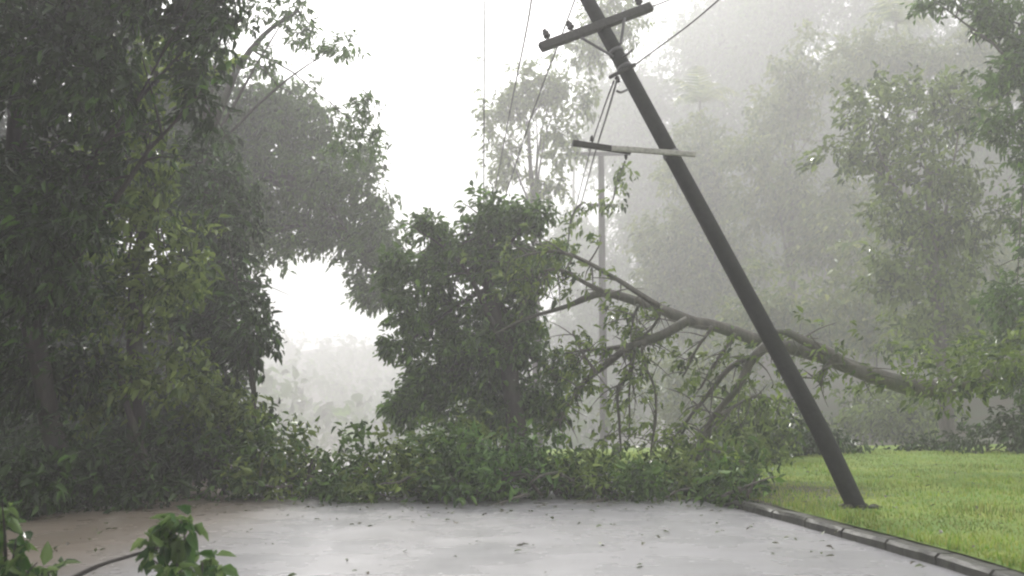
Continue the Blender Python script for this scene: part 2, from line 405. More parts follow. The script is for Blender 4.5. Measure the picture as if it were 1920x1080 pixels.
# kerb: a real raised stone edge
V = []; Fc = []; kw = .22; kh = .115
KR = [(K[0][0], K[0][1], 0.0)]; acc = 0; nj = .9
for i in range(len(K)-1):
    p = Vector((*K[i], 0)); q = Vector((*K[i+1], 0)); l_ = (q-p).length
    while nj < acc + l_ and nj < 40:
        for o_, dpt in ((-.022, 0), (-.012, 1), (.012, 1), (.022, 0)):
            c_ = p.lerp(q, (nj + o_ - acc)/l_); KR.append((c_.x, c_.y, dpt))
        nj += .9
    acc += l_; KR.append((q.x, q.y, 0.0))
KR = [KR[0]] + [k for i, k in enumerate(KR[1:], 1) if (Vector(k[:2]) - Vector(KR[i-1][:2])).length > .004]
for i, (x, y, jd) in enumerate(KR):
    a_ = Vector((*KR[max(i-2, 0)][:2], 0)); b_ = Vector((*KR[min(i+2, len(KR)-1)][:2], 0)); d = (b_-a_).normalized(); q = Vector((d.y, -d.x, 0))
    p = Vector((x, y, -drop(x, y))); wv = .025*noise.noise(Vector((x*2, y*2, 0))); st = .018*noise.noise(Vector((0, round(y/.9)*3.3, 2))); jn = .022 * jd
    for (o2, z) in ((0, -.06), (wv + jn, kh - .035 + st - jn), (.035 + jn, kh + wv*.5 + st - jn), (kw - .03, kh + wv*.5 + st - jn), (kw, kh - .03), (kw, -.06)):
        V.append(p + q*o2 + Vector((0, 0, z)))
K_ = K; K = KR
for i in range(len(K)-1):
    for j in range(5):
        a = i*6+j; Fc.append((a, a+1, a+7, a+6))
tag(mesh_obj('kerb', V, Fc, M['kerb']), kind='structure'); K = K_

# lawn sheet behind the kerb
def lawn_z(x, y):
    kx = kerb_x(y); d = x - kx - kw
    return .135 + .03*smst(0, .6, d) + .012*max(d, 0) + .03*noise.noise(Vector((x*.6, y*.6, 5)))*smst(0, 1, d)
V = []; Fc = []; yl = list(np.arange(-6, 27, .5)); m_ = 40
for y in yl:
    kx = kerb_x(y)
    # foot of the kerb's back face, measured across the line
    x0 = kx + kw * 1.03
    for j in range(m_ + 1):
        x = x0 + 34 * (j/m_)**1.8; V.append((x, y, lawn_z(x, y) if j else .12))
for i in range(len(yl)-1):
    for j in range(m_):
        a = i*(m_+1)+j; Fc.append((a, a+1, a+m_+2, a+m_+1))
tag(mesh_obj('lawn', V, Fc, M['lawn'], smooth=True), kind='structure')

# short grass blades on the lawn
rs = np.random.RandomState(3); N = 60000
yy = 7.5 + 17*rs.rand(N)**1.3; xx = np.array([kerb_x(v) for v in yy]) + kw + 12*rs.rand(N)**1.3 + .02
zz = np.array([lawn_z(a, b) for a, b in zip(xx, yy)]) - .01
th = rs.rand(N)*6.283; h = .03 + .035*rs.rand(N); wv = .007 + .006*rs.rand(N)
h *= np.array([1 + 1.6*max(0, noise.noise(Vector((a*.9, b*.9, 2)))) + (.7 if a - kerb_x(b) < .36 and noise.noise(Vector((a*2, b*2, 0))) > 0 else 0) for a, b in zip(xx, yy)])
P0 = np.stack([xx, yy, zz], 1); S = np.stack([np.cos(th)*wv, np.sin(th)*wv, 0*th], 1); T = np.stack([rs.normal(0, .02, N), rs.normal(0, .02, N), h], 1)
V = np.stack([P0-S, P0+S, P0+T], 1).reshape(-1, 3)
me = bpy.data.meshes.new('grass'); me.vertices.add(len(V)); me.vertices.foreach_set('co', V.astype(np.float32).ravel())
me.loops.add(N*3); me.loops.foreach_set('vertex_index', np.arange(N*3, dtype=np.int32)); me.polygons.add(N); me.polygons.foreach_set('loop_start', (np.arange(N)*3).astype(np.int32))
M['blade'] = leaf_mat('grass_blades', (.16, .30, .04), (.24, .40, .055), (.38, .49, .07), .35, .5)
me.materials.append(M['blade']); me.update(calc_edges=True)
go = bpy.data.objects.new('grass', me); COL.objects.link(go)
tag(go, 'short bright green grass growing on the lawn behind the kerb', 'grass', kind='stuff')

# ------------------------------------------------------------------ leaning utility pole
base = at(1612, 952, 12.35); base.z = lawn_z(base.x, base.y) - .1
def poleY(py): return 12.35 + (950 - py) / 960 * 1.5
def polept(py): return at(1102 + py * .5405, py, poleY(py))
pole = empty('utility_pole', base)
tag(pole, 'dark wooden utility pole leaning steeply over the road from the lawn', 'utility pole')
mb = MB(); pys = [950, 800, 640, 480, 320, 160, 0, -130]
pts = [base] + [polept(p) for p in pys[1:]]
mb.tube(pts, [.128, .126, .123, .121, .119, .116, .112, .108], 20, 0.0, 5); mb.build('shaft', M['pole'], pole)
pd = (polept(0) - polept(600)).normalized()
front = Vector((0, -.19, 0))
def P_(px, py, dy=0.): return at(px, py, poleY(py) + dy)
a0 = at(1014, 89, poleY(50) - .4); a1 = at(1220, 13, poleY(50) + .12)
mb = MB(); mb.beam(a0, a1, .11, .145, up=pd); mb.build('crossarm', M['arm'], pole, False)
ad = (a1 - a0).normalized()
for (p, q) in (((1085, 68, -.18), (1150, 106, -.13)), ((1171, 34, -.1), (1164, 82, -.12))):
    mb = MB(); mb.beam(P_(*p), P_(*q), .04, .03); mb.build('brace', M['steel'], pole, False)
def insulator(p, axis, parent, s=1.0):
    mb = MB(); mb.lathe(p, axis, [(.012*s, -.02*s), (.012*s, .05*s), (.05*s, .055*s), (.06*s, .08*s), (.035*s, .10*s), (.05*s, .12*s), (.05*s, .14*s), (.025*s, .15*s), (.035*s, .18*s), (.015*s, .20*s)], 12)
    return mb.build('insulator', M['ceramic'], parent)
insulator(a0.lerp(a1, .09) + pd * .07, pd, pole, 1.05)
insulator(a0.lerp(a1, .30) + pd * .07, pd, pole, 1.05)
insulator(a0.lerp(a1, .93) + pd * .07, pd, pole, 1.05)
b0 = P_(1143, 145, -.2); b1 = P_(1191, 121, -.14)
mb = MB(); mb.beam(b0, b1, .05, .05, up=pd); mb.build('bracket', M['arm'], pole, False)
insulator(P_(1154, 141, -.2), -pd, pole, .7)
mb = MB(); mb.tube([P_(1168, 108, -.1), P_(1178, 100, -.25), P_(1186, 92, -.3)], [.02, .02, .02], 6); mb.build('hook', M['steel'], pole)
mb = MB(); mb.tube([P_(1176, 168, -.15), P_(1164, 173, -.25), P_(1156, 170, -.3)], [.02, .02, .02], 6); mb.build('hook', M['steel'], pole)
for pp, rb in ((128, .114), (290, .12), (98, .113)):
    mb = MB(); c = polept(pp); mb.lathe(c, pd, [(rb, -.03), (rb+.012, -.03), (rb+.012, .03), (rb, .03)], 20); mb.build('band', M['steel'], pole)
# broken lower crossarm: thick dark timber half and paler thin half
c0 = P_(1074, 268, -.5); c1 = P_(1182, 284, -.3); c2 = P_(1300, 295, -.02)
mb = MB(); mb.beam(c0, c1, .07, .085); ca = mb.build('lower_crossarm', M['arm'], pole, False)
mb = MB(); mb.beam(c1 - (c2-c1).normalized()*.3 + Vector((0, -.08, .0)), c2 + Vector((0, -.16, 0)), .06, .075); mb.build('cross_batten', M['arm_pale'], pole, False)
insulator(c0.lerp(c1, .33) + Vector((0, 0, .04)), Vector((0, 0, 1)), pole, .6)
insulator(c0.lerp(c1, .92) + Vector((0, 0, -.04)), Vector((0, 0, -1)), pole, .5)
mb = MB()
for i in range(7):
    a = i * .9; mb.tube([base + Vector((math.cos(a)*.13, math.sin(a)*.13, .09)), base + Vector((math.cos(a)*.2, math.sin(a)*.18, .11)), base + Vector((math.cos(a)*.36, math.sin(a)*.3, .07))], [.035, .045, .01], 7, .02)
sm = mb.build('soil_heave', M['soil'], pole)

# far pole, upright, in the haze
fp = at(1130, 862, 64); far = empty('utility_pole', fp); tag(far, 'faint upright utility pole far off in the mist behind the fallen limbs', 'utility pole')
mb = MB(); mb.tube([at(1133, 880, 64), at(1130, 600, 64), at(1127, 288, 64)], [.3, .27, .22], 12, 0); mb.build('shaft', M['bark_dark'], far)
mb = MB(); mb.beam(at(1072, 289, 63.8), at(1182, 288, 63.8), .2, .26); mb.build('crossarm', M['arm'], far, False)
mb = MB(); mb.beam(at(1104, 384, 63.8), at(1158, 386, 63.8), .2, .2); mb.build('crossarm', M['arm'], far, False)
for px in (1078, 1105, 1150, 1177): insulator(at(px, 286, 63.8), (0, 0, 1), far, 2.4)

def wire(label, pts, r=.012, group='overhead wires'):
    mb = MB(); mb.tube(pts, [r*1.35]*len(pts), 6, 0, 8); P0 = Vector(pts[0]); 
    o = empty('dummy', P0) ; 
    ob = mb.build('power_line', M['wire'], o); ob.parent = None; ob.location = P0; bpy.data.objects.remove(o)
    tag(ob, label, 'wire', group); return ob
wire('thin wire hanging straight down the white sky, leftmost of all', [at(910, -60, 24), at(908, 120, 26), at(907, 385, 30)], .017)
wire('wire sloping down the sky between the straight leftmost wire and the crossarm end', [at(1003, -60, 17), at(990, 40, 19), at(958, 200, 26), at(925, 372, 36)], .015)
wire('wire passing just behind the left end of the upper crossarm', [at(1092, -40, 17), at(1048, 80, 19), at(1003, 200, 23), at(945, 375, 30)], .014)
wire('left wire of the close pair below the small bracket', [P_(1151, 152, -.3), at(1128, 215, 17.5), at(1102, 300, 22), at(1062, 460, 34)], .011)
wire('right wire of the close pair below the small bracket', [P_(1157, 150, -.3), at(1138, 215, 17.5), at(1112, 300, 22), at(1085, 400, 32)], .014)
wire('wire rising from the small bracket to the upper right', [b1, at(1240, 85, 13.2), at(1300, 40, 12.4), at(1370, -20, 11.5)], .009)
wire('short wire running up and right from the crossarm tip', [a1, at(1260, -2, 14), at(1320, -26, 12)], .009)

# ------------------------------------------------------------------ fallen tree
FY = 18.0
ft = empty('fallen_tree', at(2190, 905, FY)); tag(ft, 'big bare limbed tree broken down across the scene behind the leaning pole', 'tree')
def lim(pts, Y0=FY, dY=0):
    k = Y0 / F
    n_ = len(pts); return [at(p[0], p[1], Y0 + dY * i / max(1, n_-1)) for i, p in enumerate(pts)], [p[2]*k*.86 for p in pts]
mb = MB()
mb.tube(*lim([(2190, 905, 34), (2130, 740, 30), (2050, 655, 26), (1940, 672, 23), (1830, 712, 21), (1740, 728, 21), (1640, 704, 19), (1540, 668, 16), (1430, 640, 15), (1340, 612, 13.5), (1288, 598, 14), (1220, 572, 12), (1130, 550, 9.5), (1062, 574, 5.5), (1000, 592, 4.5), (930, 625, 2.5)], FY, 1.2), 14, .05, 5)
mb.build('trunk', M['bark_storm'], ft)
tips = []
LM = [
 [(1640, 704, 18), (1590, 684, 13), (1530, 650, 11), (1485, 628, 9), (1450, 622, 4)],
 [(1236, 574, 7), (1190, 548, 6), (1140, 512, 5), (1085, 482, 4.5), (1040, 470, 4), (990, 480, 3), (950, 492, 2)],
 [(1140, 553, 7), (1100, 530, 5), (1050, 508, 4), (1005, 515, 3), (975, 525, 2)],
 [(1290, 602, 11), (1245, 628, 10), (1180, 650, 9), (1135, 688, 7.5), (1098, 716, 6), (1072, 748, 4), (1050, 790, 2.5)],
 [(1205, 643, 6), (1150, 652, 4.5), (1105, 656, 3.5), (1060, 662, 2)],
 [(1440, 645, 12), (1405, 685, 10), (1375, 735, 8), (1345, 775, 7), (1318, 835, 6), (1308, 885, 5)],
 [(1410, 672, 7), (1365, 692, 6), (1330, 735, 5), (1290, 790, 3.5), (1258, 830, 2)],
 [(1205, 650, 4), (1212, 690, 3), (1232, 735, 3), (1224, 800, 2.5), (1218, 862, 1.8)],
 [(1192, 652, 5), (1182, 700, 4.5), (1160, 735, 3.5), (1158, 800, 3), (1163, 862, 2)],
 [(1186, 690, 3), (1180, 750, 2.2), (1174, 835, 1.5)],
 [(1335, 612, 4), (1305, 655, 3), (1280, 705, 2)],
 [(1378, 625, 4), (1335, 688, 3), (1310, 730, 2)],
 [(1240, 585, 4), (1222, 612, 3), (1190, 640, 2)],
 [(1195, 572, 4), (1185, 600, 3), (1200, 628, 2)],
 [(1258, 822, 2), (1300, 840, 4), (1360, 852, 4), (1400, 868, 4.5), (1450, 890, 5)],
 [(1350, 778, 4), (1400, 748, 3), (1430, 748, 3), (1490, 760, 2)],
 [(1560, 680, 7), (1540, 705, 6), (1538, 722, 3)],
 [(1120, 700, 4), (1090, 660, 3), (1075, 620, 2)],
 [(1290, 795, 3), (1270, 835, 2.5), (1240, 870, 2)], [(1315, 840, 3), (1335, 870, 3), (1380, 905, 2)],
]
for i, l in enumerate(LM):
    mb = MB(); P, r = lim(l, FY + .1 + .15 * (i % 5 - 2), 0.5); mb.tube(P, r, 8, .08, 5)
    rt = random.Random(i)
    for q in range(len(P) * 4):
        k_ = rt.randrange(len(P) - 1); a_ = P[k_].lerp(P[k_+1], rt.random()); ln = rt.uniform(.25, .9); dv = Vector((rt.uniform(-.8, .4), rt.uniform(-.5, .5), rt.uniform(-1, .35))).normalized()
        m1 = a_ + dv * ln * .5 + Vector((rt.uniform(-.08, .08), 0, .04)); e_ = a_ + dv * ln; rr_ = min(.022, r[k_] * .5)
        mb.tube([a_, m1, e_], [rr_, rr_ * .65, .004], 5, .03, 3); tips.append(e_); tips.append(m1)
    mb.build('limb', M['bark_storm'], ft)
    for q in range(1, len(P)):
        if l[q][2] < 6: tips += [P[q], P[q].lerp(P[q-1], .5)]
rr = random.Random(5); C = []; D = []
for t in tips:
    if rr.random() < .45:
        C.append(t + Vector((rr.uniform(-.15, .15), rr.uniform(-.2, .2), rr.uniform(-.15, .15)))); D.append((rr.uniform(-1, 1), rr.uniform(-.5, .5), rr.uniform(-.6, .5)))
bl = [(1420, 720, 70, 55, 18.4), (1350, 860, 90, 35, 17.6), (1290, 850, 55, 55, 17.8), (1780, 712, 90, 34, 17.4), (1850, 680, 70, 38, 17.2), (1820, 700, 80, 35, 17.1), (1920, 670, 70, 40, 17), (1930, 660, 60, 30, 17.2), (1080, 720, 35, 40, 18.3), (1020, 500, 60, 40, 18.8), (1130, 600, 45, 40, 19), (1200, 600, 35, 30, 18.8), (1640, 640, 25, 30, 18), (1680, 720, 30, 20, 17.6)]
c2_, d2_ = blob_clusters(bl, 13, 77, .2, .3, 2.0)
leaf_mesh('foliage', np.concatenate([np.array([tuple(v) for v in C]), c2_]), np.concatenate([np.array(D), d2_]), .17, M['leaf_olive'], ft, 8, .35, .5, .42, 5)

fc, fd = blob_clusters([(1790, 725, 60, 30, 16.7), (1860, 700, 70, 38, 16.5), (1930, 665, 70, 45, 16.3), (1750, 745, 50, 16, 16.8), (1800, 680, 60, 30, 17.5), (1700, 690, 35, 18, 17.2), (1990, 640, 60, 60, 16.5)], 32, 78, .2, .15, 1.5)
leaf_mesh('foliage', fc, fd, .16, M['leaf_olive'], ft, 9, .35, .5, .42, 6)
# vines on the wires
for lab, pts, dn in (('leafy vine clump hanging on the arm between the leaning and far poles', [(1172, 302), (1158, 335), (1148, 370), (1138, 400)], 1),
                     ('straggly creeper hanging on the lower end of the paired wires', [(1098, 380), (1078, 395), (1068, 430), (1060, 470)], 2)):
    P = [at(a, b, 24) for a, b in pts]; ro = empty('hanging_vine', P[0]); tag(ro, lab, 'vine')
    mb = MB(); mb.tube(P, [.03, .03, .025, .01], 6, .08); mb.build('stem', M['bark_dark'], ro)
    C = []; D = []
    for i in range(26):
        t = rr.random() * (len(P)-1.01); k = int(t); C.append(P[k].lerp(P[k+1], t-k) + Vector((rr.uniform(-.25, .25), rr.uniform(-.2, .2), rr.uniform(-.2, .2)))); D.append((rr.uniform(-1, 1), rr.uniform(-1, 1), -.5))
    leaf_mesh('leaves', np.array([tuple(v) for v in C]), np.array(D), .2, M['leaf_olive'], ro, 6, .3, .6, .42, dn)

# ------------------------------------------------------------------ left trees
DK, MD, OL, PL, FR = M['leaf_deep'], M['leaf_mid'], M['leaf_olive'], M['leaf_pale'], M['leaf_fresh']
tree('broadleaf_tree', 'dark tree filling the left edge of the picture with a pale leaning trunk', 'tree',
     [(128, 935, 14.0, .19), (110, 860, 14.0, .17), (92, 770, 13.9, .15), (60, 600, 13.6, .14), (20, 380, 13, .12), (40, 100, 12.5, .08)],
     [(20, 60, 210, 190, 12), (230, -10, 180, 110, 11.5), (-40, 360, 200, 220, 12.5), (60, 620, 150, 150, 14), (150, 250, 110, 130, 13), (380, 60, 45, 80, 11.5, .6), (378, 170, 26, 75, 11.5, .3)],
     .17, DK, M['bark_dark'], dens=85, shell=.1, gap=.12)
tree('vine_clad_tree', 'tall trunk smothered in glossy climbing leaves left of the road', 'tree',
     [(272, 930, 15, .17), (262, 840, 15, .15), (250, 700, 15, .14), (260, 500, 15, .12), (270, 300, 15, .1), (290, 100, 15, .06)],
     [(250, 170, 90, 80, 14.4), (300, 130, 90, 50, 14.2), (230, 300, 90, 110, 14.6), (270, 450, 95, 110, 14.6), (330, 560, 100, 90, 14.8), (230, 600, 90, 90, 14.8), (330, 680, 110, 70, 14.6), (200, 740, 90, 50, 14.8)],
     .2, OL, M['bark_dark'], dens=34, shell=.5, gap=.25, gapf=1.6, droop=.3)
tree('broadleaf_tree', 'dark shaded tree close behind the vine covered trunk', 'tree',
     [(400, 925, 19, .2), (395, 760, 19, .18), (400, 560, 19, .16), (390, 300, 19, .1)],
     [(380, 470, 110, 150, 18.5), (420, 640, 70, 110, 18), (330, 330, 110, 110, 19), (400, 780, 110, 70, 18), (455, 590, 35, 60, 17.6), (250, 820, 150, 70, 19), (60, 840, 160, 70, 19)],
     .19, DK, M['bark_dark'], dens=60, shell=.1, gap=.1)
tree('arching_tree', 'hazy rounded tree arching over the bright gap above the road', 'tree',
     [(330, 900, 36.0, .3), (350, 700, 36.0, .28), (380, 480, 36.0, .24), (480, 330, 36.0, .18), (600, 360, 36.0, .1)],
     [(470, 190, 110, 90, 36.0), (560, 230, 100, 90, 36.0), (620, 300, 80, 90, 35.5), (500, 350, 140, 130, 36.5), (640, 400, 90, 80, 35.5), (560, 440, 80, 45, 35.5), (700, 440, 55, 55, 35.0), (700, 510, 45, 55, 35.0), (400, 300, 100, 150, 37.0), (420, 500, 55, 110, 36.0), (728, 470, 40, 50, 35.5), (722, 545, 24, 45, 35), (690, 545, 18, 25, 35)],
     0.26, MD, M['bark_dark'], dens=24, shell=.05, gap=.08, sub=9, f=.42)
tree('slender_tree', 'thin tree whose sparse leaf sprays stand out dark against the upper left sky', 'tree',
     [(300, 890, 22, .16), (330, 600, 22, .13), (380, 300, 22, .11), (470, 90, 22, .07), (560, 20, 22, .03)],
     [(450, 40, 50, 30, 22), (540, 20, 50, 40, 22), (570, 60, 30, 30, 22), (620, 95, 45, 16, 22), (520, 120, 60, 25, 22), (480, -60, 90, 50, 22), (670, 200, 35, 25, 23), (688, 250, 35, 32, 23), (655, 270, 32, 30, 23)],
     .17, MD, M['bark_dark'], dens=30, shell=.2, gap=.36, gapf=2.5, sub=5)
for (px, py, rx, ry, Y, lm, lab) in (
    (420, 760, 80, 50, 15.5, OL, 'leafy shrub with bright rim at the near left corner of the gap'),
    (345, 860, 90, 70, 15.3, DK, 'low dark shrub under the trees beside the small pale forked stem'),
    (180, 890, 90, 45, 15.5, DK, 'dark undergrowth shrub just right of the pale leaning trunk'),
    (110, 880, 70, 70, 13.4, M['leaf_deep'], 'dark bush hiding the foot of the leftmost leaning trunk'),
    (265, 895, 60, 55, 13.7, M['leaf_deep'], 'low bush at the foot of the vine covered trunk'),
    (30, 900, 70, 60, 12.5, M['leaf_deep'], 'dark shrub at the left road edge under the leftmost tree'),
    (470, 620, 30, 45, 16.5, DK, 'dark shrub top silhouetted on the left rim of the bright gap'),
    ):
    tree('shrub', lab, 'shrub', [(px, 935, Y, .05), (px+4, (py+935)/2, Y, .04), (px, py, Y, .02)], [(px, py, rx, ry, Y), (px-rx*.4, py+ry*.4, rx*.7, ry*.7, Y)], .17, lm, M['bark_dark'], dens=45, shell=.2, gap=.15, part='stem')
tree('broadleaf_tree', 'tall background tree closing the wood far behind the left trunks', 'tree',
     [(180, 890, 34, .3), (180, 600, 34, .25), (200, 300, 34, .15)],
     [(60, 500, 260, 330, 34), (250, 250, 200, 200, 34), (240, 650, 190, 200, 33), (-150, 200, 250, 300, 34)], .36, DK, M['bark_dark'], dens=18, shell=.1, gap=.0)
# forked stem at the verge and bare trunk pieces
for lab, pts in (('small pale forked stem standing at the left road edge', [[(252, 930, 4), (251, 890, 4), (254, 865, 3)], [(254, 868, 3), (268, 858, 2), (282, 852, 1)], [(254, 868, 3), (246, 850, 2), (232, 838, 1)]]),
                 ('grey leaning bare trunk in the shade right of the forked stem', [[(290, 935, 8), (270, 860, 8), (240, 760, 7), (225, 690, 6)]])):
    ro = empty('bare_stem', at(pts[0][0][0], 935, 13.9)); tag(ro, lab, 'stem')
    for l in pts:
        mb = MB(); P, r = lim(l, 13.9); mb.tube(P, r, 7, .03); mb.build('stem', M['bark_grey'] if len(pts) > 1 else M['bark_dark'], ro)

# ------------------------------------------------------------------ central leafy clump
tree('leafy_tree', 'dark dense leaf smothered tree standing at the centre of the road bend', 'tree',
     [(965, 870, 21, .28), (968, 780, 21, .24), (950, 660, 21, .2), (920, 540, 21, .15), (920, 440, 21, .08)],
     [(915, 400, 30, 28, 20.4), (905, 440, 48, 45, 20.6), (965, 420, 40, 34, 20.6), (1000, 400, 20, 18, 20.5), (842, 470, 34, 26, 20.6), (806, 426, 28, 18, 20.4), (900, 520, 105, 65, 21), (780, 500, 48, 26, 20.5), (765, 545, 40, 34, 20.5), (745, 505, 26, 18, 20.4), (762, 585, 26, 22, 20.4), (830, 610, 75, 65, 21), (905, 640, 110, 85, 21.4), (985, 610, 50, 70, 21.5), (752, 652, 24, 10, 20.4), (810, 690, 55, 45, 21), (800, 760, 55, 45, 21), (770, 775, 24, 20, 20.8), (920, 740, 100, 70, 21.4), (1010, 760, 50, 60, 21.4), (1045, 700, 26, 36, 21.3), (985, 490, 45, 30, 20.6), (1030, 480, 26, 16, 20.6)],
     .18, MD, M['bark_dark'], dens=85, shell=.0, gap=.12, gapf=1.6, sub=8, f=.42)

# ------------------------------------------------------------------ heap of broken branches across the road
heap = [
 (470, 850, 70, 70, 15.4, 'left end branch of the leafy heap, under the shrub on the gap rim', MD),
 (560, 858, 75, 62, 15.2, 'leafy branch in the heap below the left side of the bright gap', OL),
 (650, 872, 70, 52, 15.0, 'leafy branch in the heap below the middle of the bright gap', MD),
 (740, 866, 75, 55, 15.0, 'leafy branch in the heap below the right side of the bright gap', OL),
 (830, 860, 75, 62, 14.8, 'leafy branch in the heap at the left foot of the central tree', MD),
 (890, 800, 60, 50, 15.6, 'upper leafy branch standing highest on the heap before the central tree', OL),
 (925, 870, 75, 58, 14.6, 'leafy branch in the heap directly before the central trunk', FR),
 (1010, 862, 75, 58, 14.8, 'leafy branch in the heap at the right foot of the central tree', MD),
 (1090, 885, 65, 44, 15.0, 'thin leafy branch in the heap below the far pole', OL),
 (1190, 905, 75, 30, 15.2, 'low flat leafy branch in the heap left of the kerb bend', MD),
 (1290, 895, 70, 38, 15.6, 'leafy branch at the kerb end of the heap below the fallen limbs', OL),
 (1390, 915, 70, 26, 14.6, 'small leafy branch lying on the verge at the right end of the heap', MD),
]
for (px, py, rx, ry, Y, lab, lm) in heap:
    SEED[0] += 1; sd = SEED[0]; rq = random.Random(sd)
    b = at(px, 935, Y); b.z = .05; ro = empty('broken_branch', b); py += 6; ry *= .9; tag(ro, lab, 'branch', 'broken branches heaped across the road')
    k = Y / F; mb = MB()
    for i in range(5):
        a = Vector((rq.uniform(-1, 1) * rx * k, rq.uniform(-.5, .5), .06)); e = Vector((rq.uniform(-1, 1) * rx * k, rq.uniform(-.8, .6), rq.uniform(.4, 1) * (935-py) * k * 1.2))
        mb.tube([b+a, b+(a+e)*.5+Vector((0, 0, .1)), b+e], [.03, .022, .008], 6, .06); mb.build('stem', M['bark_grey'], ro); mb = MB()
    for i in range(3):
        a = b + Vector((rq.uniform(-1, 1) * rx * k, rq.uniform(-1.0, .1), rq.uniform(.15, .9) * (935-py) * k)); e = a + Vector((rq.uniform(-1.3, 1.3), rq.uniform(-.5, .2), rq.uniform(-.3, .5)))
        mb.tube([a, a.lerp(e, .5) + Vector((0, 0, rq.uniform(-.08, .12))), e], [.028, .02, .008], 6, .05); mb.build('stem', M['bark_pale'], ro); mb = MB()
    yr = .9
    bb = sub_blobs([(px, py, rx, ry, Y, yr), (px, 905, rx*1.05, 30, Y-.3, yr)], 7, sd, .5)
    C, D = blob_clusters(bb, 62, sd, .15, .2, 2.4, .03)
    leaf_mesh('leaves', C, D, .145, lm, ro, 10, .4, .25, .42, sd, .35, .25, 1.3)

# ------------------------------------------------------------------ right side
tree('wispy_tree', 'pale feathery tree against the sky behind the hanging wires', 'tree',
     [(1010, 850, 62, .35), (1005, 600, 62, .3), (1000, 400, 62, .2), (990, 230, 62, .1)],
     [(935, 130, 24, 50, 62), (930, 220, 32, 50, 62), (935, 300, 34, 50, 62), (1000, 170, 60, 55, 62), (950, 240, 45, 55, 62), (1030, 260, 70, 60, 62), (960, 320, 50, 50, 62), (1060, 150, 70, 60, 62), (1100, 90, 70, 60, 62), (1030, 350, 50, 30, 62), (1140, 40, 60, 60, 62)],
     .42, OL, M['bark_dark'], dens=8, shell=.1, gap=.25, gapf=.4, sub=8, per=10)
bgt = [
 ([(1180, 120, 90, 130, 75), (1200, 330, 110, 190, 75), (1180, 600, 110, 200, 75)], 1200, 75, 'tall misty tree directly behind the leaning pole top'),
 ([(1340, 100, 130, 170, 72), (1320, 350, 140, 200, 72), (1420, 400, 90, 150, 72), (1340, 620, 140, 200, 72)], 1330, 72, 'tall misty tree just right of the leaning pole'),
 ([(1520, 90, 130, 160, 68), (1500, 330, 130, 200, 68), (1520, 580, 150, 200, 68)], 1510, 68, 'tall misty tree left of the detailed right hand crown'),
 ([(1700, 40, 150, 130, 64), (1490, 0, 90, 90, 66), (1740, 250, 160, 200, 64), (1700, 540, 160, 200, 64)], 1720, 64, 'tall misty tree behind the detailed right hand crown'),
 ([(1900, 60, 150, 160, 60), (1930, 330, 150, 220, 60), (1900, 600, 160, 200, 60)], 1900, 60, 'tall misty tree behind the right edge of the picture'),
 ([(1080, 520, 60, 120, 80), (1080, 700, 80, 120, 80)], 1085, 80, 'lower misty tree behind the far pole'),
]
for bl, tx, Y, lab in bgt:
    Y = Y * 2.1; bl = [(a, b, c, d, Y) for a, b, c, d, _ in bl]
    tree('misty_tree', lab, 'tree', [(tx, 760, Y, .5), (tx, 600, Y, .4), (tx-10, 350, Y, .3), (tx, 120, Y, .12)], bl, .8, MD, M['bark_grey'], dens=2.6, shell=.05, gap=.0, gapf=.3, sub=10, per=10, f=.45, group='misty trees on the right')
tree('broadleaf_tree', 'big leaved hazy tree with ragged crown at the right, beyond the pole', 'tree',
     [(1780, 860, 36, .3), (1770, 700, 36, .26), (1750, 500, 36, .2), (1740, 320, 36, .12)],
     [(1620, 200, 75, 50, 36), (1720, 190, 80, 45, 36), (1800, 230, 60, 60, 36), (1600, 290, 55, 35, 36), (1700, 300, 80, 60, 36), (1800, 330, 60, 60, 36), (1700, 400, 60, 50, 36), (1830, 420, 70, 50, 36), (1780, 480, 80, 60, 36), (1730, 560, 80, 55, 36), (1770, 640, 90, 55, 36), (1660, 520, 50, 40, 36)],
     .34, OL, M['bark_grey'], dens=18, shell=.2, gap=.2, gapf=.8, sub=7, per=9)
tree('broadleaf_tree', 'green tree cut off by the right edge of the picture', 'tree',
     [(1990, 880, 23, .25), (1980, 600, 23, .2), (1960, 300, 23, .14), (1950, 60, 23, .08)],
     [(1900, 20, 50, 60, 23), (1862, 35, 36, 42, 23), (1750, 2, 45, 14, 23), (1880, 150, 40, 30, 23), (1890, 240, 40, 24, 23), (1960, 150, 80, 90, 23), (1930, 270, 50, 45, 23), (1960, 400, 80, 90, 23), (1930, 560, 70, 90, 23), (1900, 660, 70, 50, 23), (1970, 700, 80, 60, 23)],
     .22, MD, M['bark_dark'], dens=34, shell=.2, gap=.15, gapf=1.0, sub=7)
